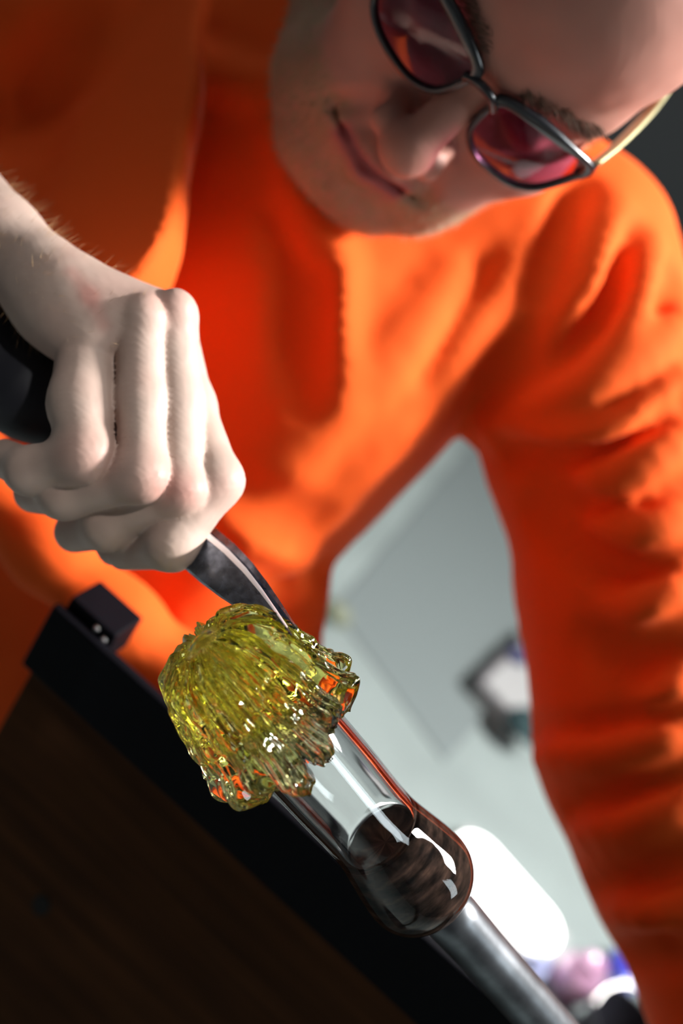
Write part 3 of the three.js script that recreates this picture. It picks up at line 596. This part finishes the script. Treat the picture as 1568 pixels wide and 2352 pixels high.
  const inn = []; for (let i = N; i >= 0; i--) { const y = lerp(yTop + 0.014, y0 + 0.002, i / N); inn.push([outR(y) - wv, y]); }
  const cav = [[0, y0 + 0.009], [Rt * 0.5, y0 + 0.009], [Rt * 0.74, y0 + 0.008], ...inn, [Rt * 0.6, yTop + 0.0065], [Rt * 0.3, yTop + 0.0035], [0, yTop + 0.003]];
  const lathe = (p) => new THREE.LatheGeometry(p.map(([r, y]) => new THREE.Vector2(Math.max(r, 1e-5), y)), 160);
  const tg = mergeGeometries([lathe(prof), lathe(cav)]);
  part('tube', tg, MAT.clearGlass, t, { label: 'clear hollow glass tube' });
}
{
  const t = thing('blowpipe', 'dark steel blowpipe with a sooty glass covered head below the clear tube', 'pipe');
  onAxis(t);
  const y0 = sAt(2000), y1 = sAt(2225), rC = 0.0206, rP = 0.0104;
  const pr2 = [[0.0001, y0 + 0.0062], [0.010, y0 + 0.0060], [0.0134, y0 + 0.0050], [0.0150, y0 + 0.0036], [0.0160, y0 + 0.0042]];
  for (const [y, r] of headProfile(y0, y1)) if (y > y0 + 0.006) pr2.push([r - lerp(0.0016, 0.0005, (y - y0) / (y1 - y0)), y]);
  pr2.push([rP * 0.93, y1 - 0.001], [0.0001, y1 - 0.001]);
  part('pipe_head', new THREE.LatheGeometry(pr2.map(([r, y]) => new THREE.Vector2(r, y)), 120), MAT.collar, t, { label: 'dark brown sooty pipe head under glass' });
  const yEnd = sAt(2600) + 0.12, p3 = [[0.0001, y1 - 0.004], [rP * 1.02, y1 - 0.004], [rP * 1.05, y1 + 0.01], [rP, y1 + 0.03], [rP * 0.97, y1 + 0.1], [rP * 0.95, yEnd], [0.006, yEnd + 0.002], [0.006, yEnd - 0.05], [0.0001, yEnd - 0.05]];
  const pg = new THREE.LatheGeometry(p3.map(([r, y]) => new THREE.Vector2(r, y)), 64);
  const uv = pg.attributes.uv, pp = pg.attributes.position; for (let i = 0; i < uv.count; i++) uv.setXY(i, uv.getX(i) * 0.8, pp.getY(i) / 0.09);
  part('pipe', pg, MAT.pipe, t);
}

// ------------------------------------------------------------------ jacks (the hand tool)
{
  const t = thing('jacks', 'dark steel tool with two tapered blades in the man\'s fist touching the glass', 'tool');
  const dAt = (x, y) => { const u = clamp(((x - 440) * 0.75 + (y - 1260) * 0.66) / 330, -0.2, 1); return lerp(0.430, 0.357, u); };
  const blade = (dx, dy, dz, name, m) => {
    const top = [[440, 1190], [487, 1230], [525, 1262], [565, 1304], [600, 1350], [635, 1402], [660, 1440], [670, 1457]], bot = [[375, 1262], [420, 1303], [460, 1338], [505, 1372], [552, 1402], [600, 1428], [645, 1452], [670, 1459]];
    const pos = [], idx = [], N = top.length, T = 0.0026;
    const fr = camZ.clone();
    for (let i = 0; i < N; i++) {
      const [tx, ty] = top[i], [bx, by] = bot[i], a = P(tx + dx, ty + dy, dAt(tx, ty) + dz), b = P(bx + dx, by + dy, dAt(bx, by) + dz), w = a.clone().sub(b), e = w.length() * 0.14, wn = w.clone().normalize(), th = T * (i === N - 1 ? 0.25 : 1 - 0.5 * i / N);
      const pts = [a.clone().addScaledVector(fr, -th * 0.2), a.clone().addScaledVector(wn, -e).addScaledVector(fr, th), b.clone().addScaledVector(wn, e * 0.5).addScaledVector(fr, th), b.clone(), b.clone().addScaledVector(wn, e * 0.5).addScaledVector(fr, -th), a.clone().addScaledVector(wn, -e * 0.6).addScaledVector(fr, -th)];
      for (const q of pts) pos.push(q.x, q.y, q.z);
    }
    for (let i = 0; i + 1 < N; i++) for (let j = 0; j < 6; j++) { const a = i * 6 + j, b = i * 6 + (j + 1) % 6; idx.push(a, b, b + 6, a, b + 6, a + 6); }
    for (const s of [0, (N - 1) * 6]) for (let j = 1; j < 5; j++) s ? idx.push(s, s + j, s + j + 1) : idx.push(s, s + j + 1, s + j);
    let g = new THREE.BufferGeometry(); g.setAttribute('position', new THREE.Float32BufferAttribute(pos, 3)); g.setIndex(idx);
    const uvs = []; for (let i = 0; i < N; i++) for (let j = 0; j < 6; j++) uvs.push(i * 0.22, [0.35, 0.3, 0.05, 0, 0.1, 0.3][j]);
    g.setAttribute('uv', new THREE.Float32BufferAttribute(uvs, 2));
    g = toCreasedNormals(g, 0.5);
    const bl = part(name, g, m, t);
    const ep = [], ei = [];   // the ground bright edge along the back of the blade
    for (let i = 0; i < N - 1; i++) { const b0 = i * 18, a = V3(pos[b0], pos[b0 + 1], pos[b0 + 2]), e1 = V3(pos[b0 + 3], pos[b0 + 4], pos[b0 + 5]), q = a.clone().lerp(e1, 0.15), r = a.clone().lerp(e1, 0.95), up = fr.clone().add(q.clone().sub(r).normalize().multiplyScalar(0.8)).normalize().multiplyScalar(0.0004); for (const w of [q.clone().add(up), r.clone().add(up), r, q]) ep.push(w.x, w.y, w.z); }
    for (let i = 0; i + 2 < N; i++) for (let j = 0; j < 4; j++) { const a = i * 4 + j, b = i * 4 + (j + 1) % 4; ei.push(a, b, b + 4, a, b + 4, a + 4); }
    const eg = new THREE.BufferGeometry(); eg.setAttribute('position', new THREE.Float32BufferAttribute(ep, 3)); eg.setIndex(ei); eg.computeVertexNormals();
    if (m !== null && dz === 0) part('edge', eg, MAT.bevel, bl, { label: 'bright ground steel edge' });
  };
  blade(0, 0, 0, 'blade', MAT.blade);
  blade(14, -12, 0.011, 'blade', MAT.blade);
  const gp = [[420, 1215, 0.444, 36], [330, 1120, 0.452, 42], [200, 1010, 0.458, 60], [70, 905, 0.462, 105], [-60, 800, 0.468, 120], [-200, 690, 0.475, 110]];
  const gf = field([{ op: 'u', n: chain(gp.map(([x, y, d]) => P(x, y, d)), gp.map(([, , d, r]) => M(r, d)), 0.006), k: 0.004 }]);
  const gb = boxOf(gf.ops.map((o) => o.n), 0.01);
  part('handle', polygonize(gf, gb.min, gb.max, 0.003), MAT.grip, t, { label: 'black handle' });
}

// ------------------------------------------------------------------ bench rail in front of the worker
{
  const t = thing('workbench', 'dark workbench with a black steel rail and wooden side in front of the man', 'bench');
  const a = P(120, 1390, 0.535), b0 = P(1250, 2398, 0.49); b0.y = a.y;
  const ex = b0.clone().sub(a).setY(0).normalize(), ey = V3(0, 1, 0), ez = ex.clone().cross(ey).normalize();
  if (ez.dot(camera.position.clone().sub(a)) < 0) ez.multiplyScalar(-1), ex.multiplyScalar(1);
  const exr = ey.clone().cross(ez).normalize(), sgn = exr.dot(ex) > 0 ? 1 : -1;
  basis(t, exr, ey, ez, a);
  const L = 1.15;
  const bx = (x0, x1, y0, y1, z0, z1, r = 0.002) => { const g = new RoundedBoxGeometry(Math.abs(x1 - x0), y1 - y0, z1 - z0, 2, r); g.translate(sgn * (x0 + x1) / 2, (y0 + y1) / 2, (z0 + z1) / 2); return g; };
  part('rail', mergeGeometries([bx(0, L, -0.045, 0, -0.006, 0), bx(0, L, -0.045, -0.040, -0.012, -0.004)]), MAT.rail, t, { label: 'black steel angle rail' });
  const panel = bx(0.004, L - 0.004, -a.y, -0.03, -0.022, -0.007);
  const uv = panel.attributes.uv, pp = panel.attributes.position; for (let i = 0; i < uv.count; i++) uv.setXY(i, pp.getX(i) / 0.5, pp.getY(i) / 0.5);
  part('side_panel', panel, MAT.wood, t, { label: 'dark brown wooden side panel' });
  t.updateMatrixWorld(true);
  const inv = t.matrixWorld.clone().invert(), o = camera.position.clone().applyMatrix4(inv), q = P(95, 2078, 1).applyMatrix4(inv), kk = (-0.007 - o.z) / (q.z - o.z), hit = o.lerp(q, kk);
  part('knot', new THREE.CylinderGeometry(0.0052, 0.0058, 0.0016, 24).rotateX(Math.PI / 2).scale(1.0, 1.6, 1).translate(hit.x, hit.y, -0.0068), new THREE.MeshStandardMaterial({ color: rgb(0.01, 0.007, 0.006), roughness: 0.9 }), t, { label: 'dark knot in the wood' });
  const k = part('stop_block', bx(0.004, 0.034, -0.016, 0.0065, -0.030, -0.0065, 0.0015), MAT.rail, t, { label: 'small black stop block' });
  for (const [x, y] of [[0.0235, 0.0020], [0.0295, -0.0005]]) part('screw', new THREE.SphereGeometry(0.0018, 20, 10, 0, 7, 0, 1.6).rotateX(Math.PI / 2).translate(sgn * x, y, -0.0065), MAT.screw, k);
}

// ------------------------------------------------------------------ things on the floor behind
const floorAt = (px, py, y = 0) => { const q = P(px, py, 1), c = camera.position, k = (c.y - y) / (c.y - q.y); return c.clone().lerp(q, k); };
function floorQuad(corners, h, bevel) { // a low slab standing on the floor with these corners (photograph pixels)
  const q = corners.map(([x, y]) => floorAt(x, y)), c = q.reduce((a, b) => a.add(b), V3()).multiplyScalar(1 / q.length), sh = new THREE.Shape(q.map((p) => new THREE.Vector2(p.x - c.x, -(p.z - c.z))));
  const g = new THREE.ExtrudeGeometry(sh, { depth: h - 2 * bevel, bevelEnabled: true, bevelThickness: bevel, bevelSize: bevel, bevelOffset: -bevel, bevelSegments: 2 }); g.rotateX(-Math.PI / 2); g.translate(0, bevel, 0);
  return [g, c];
}
{
  const [g, c] = floorQuad([[1190, 890], [765, 1400], [1020, 1750], [1430, 1300]], 0.004, 0.0015);
  const m = shade(new THREE.Mesh(g, MAT.mat)); m.name = 'floor_mat'; m.position.copy(c); m.userData = { label: 'flat grey mat on the floor between the man\'s side and his sleeve', category: 'mat' }; scene.add(m);
}
{
  const t = thing('tray', 'pale grey tray with dark rim lying on the floor beside the sleeve', 'tray'), [g, c] = floorQuad([[1195, 1478], [1072, 1600], [1170, 1705], [1290, 1570]], 0.03, 0.004);
  const c2 = c.clone(); t.position.copy(c); t.position.y = 0.004; part('tray_bottom', g, new THREE.MeshStandardMaterial({ color: rgb(0.42, 0.42, 0.42), roughness: 0.6 }), t);
  const q = [[1195, 1478], [1072, 1600], [1170, 1705], [1290, 1570]].map(([x, y]) => floorAt(x, y).sub(c2).setY(0.03));
  for (let i = 0; i < 4; i++) { const a = q[i], b = q[(i + 1) % 4], l = a.distanceTo(b), rg = new RoundedBoxGeometry(l, 0.014, 0.012, 2, 0.003); rg.rotateY(-Math.atan2(b.z - a.z, b.x - a.x)); rg.translate((a.x + b.x) / 2, 0.036, (a.z + b.z) / 2); part('rim', rg, new THREE.MeshStandardMaterial({ color: rgb(0.17, 0.16, 0.17), roughness: 0.6 }), t); }
  const lump = (name, label, cat, px, py, r, col, y0) => { const f = floorAt(px, py, y0 + r * 0.5), gg = new THREE.SphereGeometry(r, 40, 28), p = gg.attributes.position; for (let i = 0; i < p.count; i++) { const x = p.getX(i), y = p.getY(i), z = p.getZ(i), k = 1 + 0.35 * nz(x / r * 1.3 + px, y / r * 1.3, z / r * 1.3); p.setXYZ(i, x * k * 1.2, Math.max(y, -r * 0.5) * 0.8 * k, z * k); } gg.computeVertexNormals(); const m = shade(new THREE.Mesh(gg, new THREE.MeshStandardMaterial({ color: col, roughness: 0.8 }))); m.name = name; m.userData = { label, category: cat }; m.position.set(f.x, y0 + r * 0.5, f.z); scene.add(m); };
  lump('rag', 'crumpled dark teal rag at the tray\'s lower corner', 'cloth', 1205, 1668, 0.032, rgb(0.02, 0.05, 0.055), 0.038);
  lump('glove', 'small balled navy blue glove on the tray\'s far corner', 'glove', 1188, 1505, 0.018, rgb(0.03, 0.035, 0.12), 0.038);
  lump('rag', 'small grey green rag on the floor by the mat\'s edge near the shirt hem', 'cloth', 772, 1408, 0.022, rgb(0.22, 0.24, 0.17), 0.004);
}
{
  const t = thing('work_light', 'glowing white work light lying on the floor behind the pipe', 'lamp');
  const a = floorAt(1060, 1925, 0.04), b = floorAt(1275, 2170, 0.04), ex = b.clone().sub(a).normalize(), l = a.distanceTo(b), w = 0.085;
  basis(t, ex, V3(0, 1, 0), ex.clone().cross(V3(0, 1, 0)), a.clone().lerp(b, 0.5).setY(0));
  part('housing', new RoundedBoxGeometry(l + 0.02, 0.03, w + 0.02, 3, 0.008).translate(0, 0.015, 0), new THREE.MeshStandardMaterial({ color: rgb(0.5, 0.5, 0.5), roughness: 0.5 }), t);
  part('diffuser', (() => { const sh = new THREE.Shape(), hx = l / 2, r = w * 0.48; sh.absarc(hx - r, 0, r, -Math.PI / 2, Math.PI / 2); sh.absarc(r - hx, 0, r, Math.PI / 2, Math.PI * 1.5); return new THREE.ExtrudeGeometry(sh, { depth: 0.01, bevelThickness: 0.003, bevelSize: 0.003, bevelSegments: 2, curveSegments: 24 }).rotateX(-Math.PI / 2).translate(0, 0.029, 0); })(), new THREE.MeshStandardMaterial({ color: rgb(0.9, 0.9, 0.9), emissive: rgb(1, 0.98, 0.94), emissiveIntensity: 6, roughness: 0.5 }), t);
  const li = new THREE.RectAreaLight(rgb(1, 0.98, 0.94), 4, l, w); li.name = 'work_light_glow'; li.rotation.x = Math.PI / 2; li.position.set(0, 0.044, 0); t.add(li);
}
{
  const vase = (label, px, py, r, h, col, cat) => {
    const f = floorAt(px, py, h * 0.6), g = new THREE.LatheGeometry([[0.0001, 0], [0.55, 0], [0.85, 0.18], [1, 0.45], [0.86, 0.72], [0.5, 0.88], [0.42, 0.96], [0.52, 1], [0.46, 1], [0.36, 0.95], [0.0001, 0.9]].map(([x, y]) => new THREE.Vector2(x * r, y * h)), 40);
    const m = shade(new THREE.Mesh(g, new THREE.MeshPhysicalMaterial({ color: col, roughness: 0.35, clearcoat: 1, clearcoatRoughness: 0.1 }))); m.name = numbered('vase'); m.userData = { label, category: 'vase', group: 'small vases on the floor' }; m.position.set(f.x, 0, f.z); scene.add(m);
  };
  vase('pale pink rounded vase on the floor by the dark bucket', 1340, 2238, 0.036, 0.075, rgb(0.62, 0.34, 0.52));
  vase('bright blue vase half hidden by the sleeve', 1442, 2205, 0.024, 0.055, rgb(0.12, 0.12, 1));
  vase('pale grey blue vase below the bright blue one', 1425, 2275, 0.022, 0.05, rgb(0.35, 0.42, 0.85));
  vase('small light blue vase tucked behind the pipe', 1232, 2215, 0.02, 0.05, rgb(0.55, 0.6, 0.95));
  const t = thing('bucket', 'black bucket on the floor at the foot of the frame', 'bucket'), f = floorAt(1405, 2400, 0.05); t.position.set(f.x, 0, f.z);
  part('pail', new THREE.LatheGeometry([[0.0001, 0], [0.045, 0], [0.058, 0.085], [0.061, 0.088], [0.058, 0.091], [0.054, 0.086], [0.042, 0.006], [0.0001, 0.006]].map(([r, y]) => new THREE.Vector2(r, y)), 48), MAT.grip, t);
  part('handle', new THREE.TorusGeometry(0.058, 0.0025, 8, 40, Math.PI).rotateX(-1.1).translate(0, 0.086, 0), MAT.screw, t);
}

renderer.render(scene, camera);
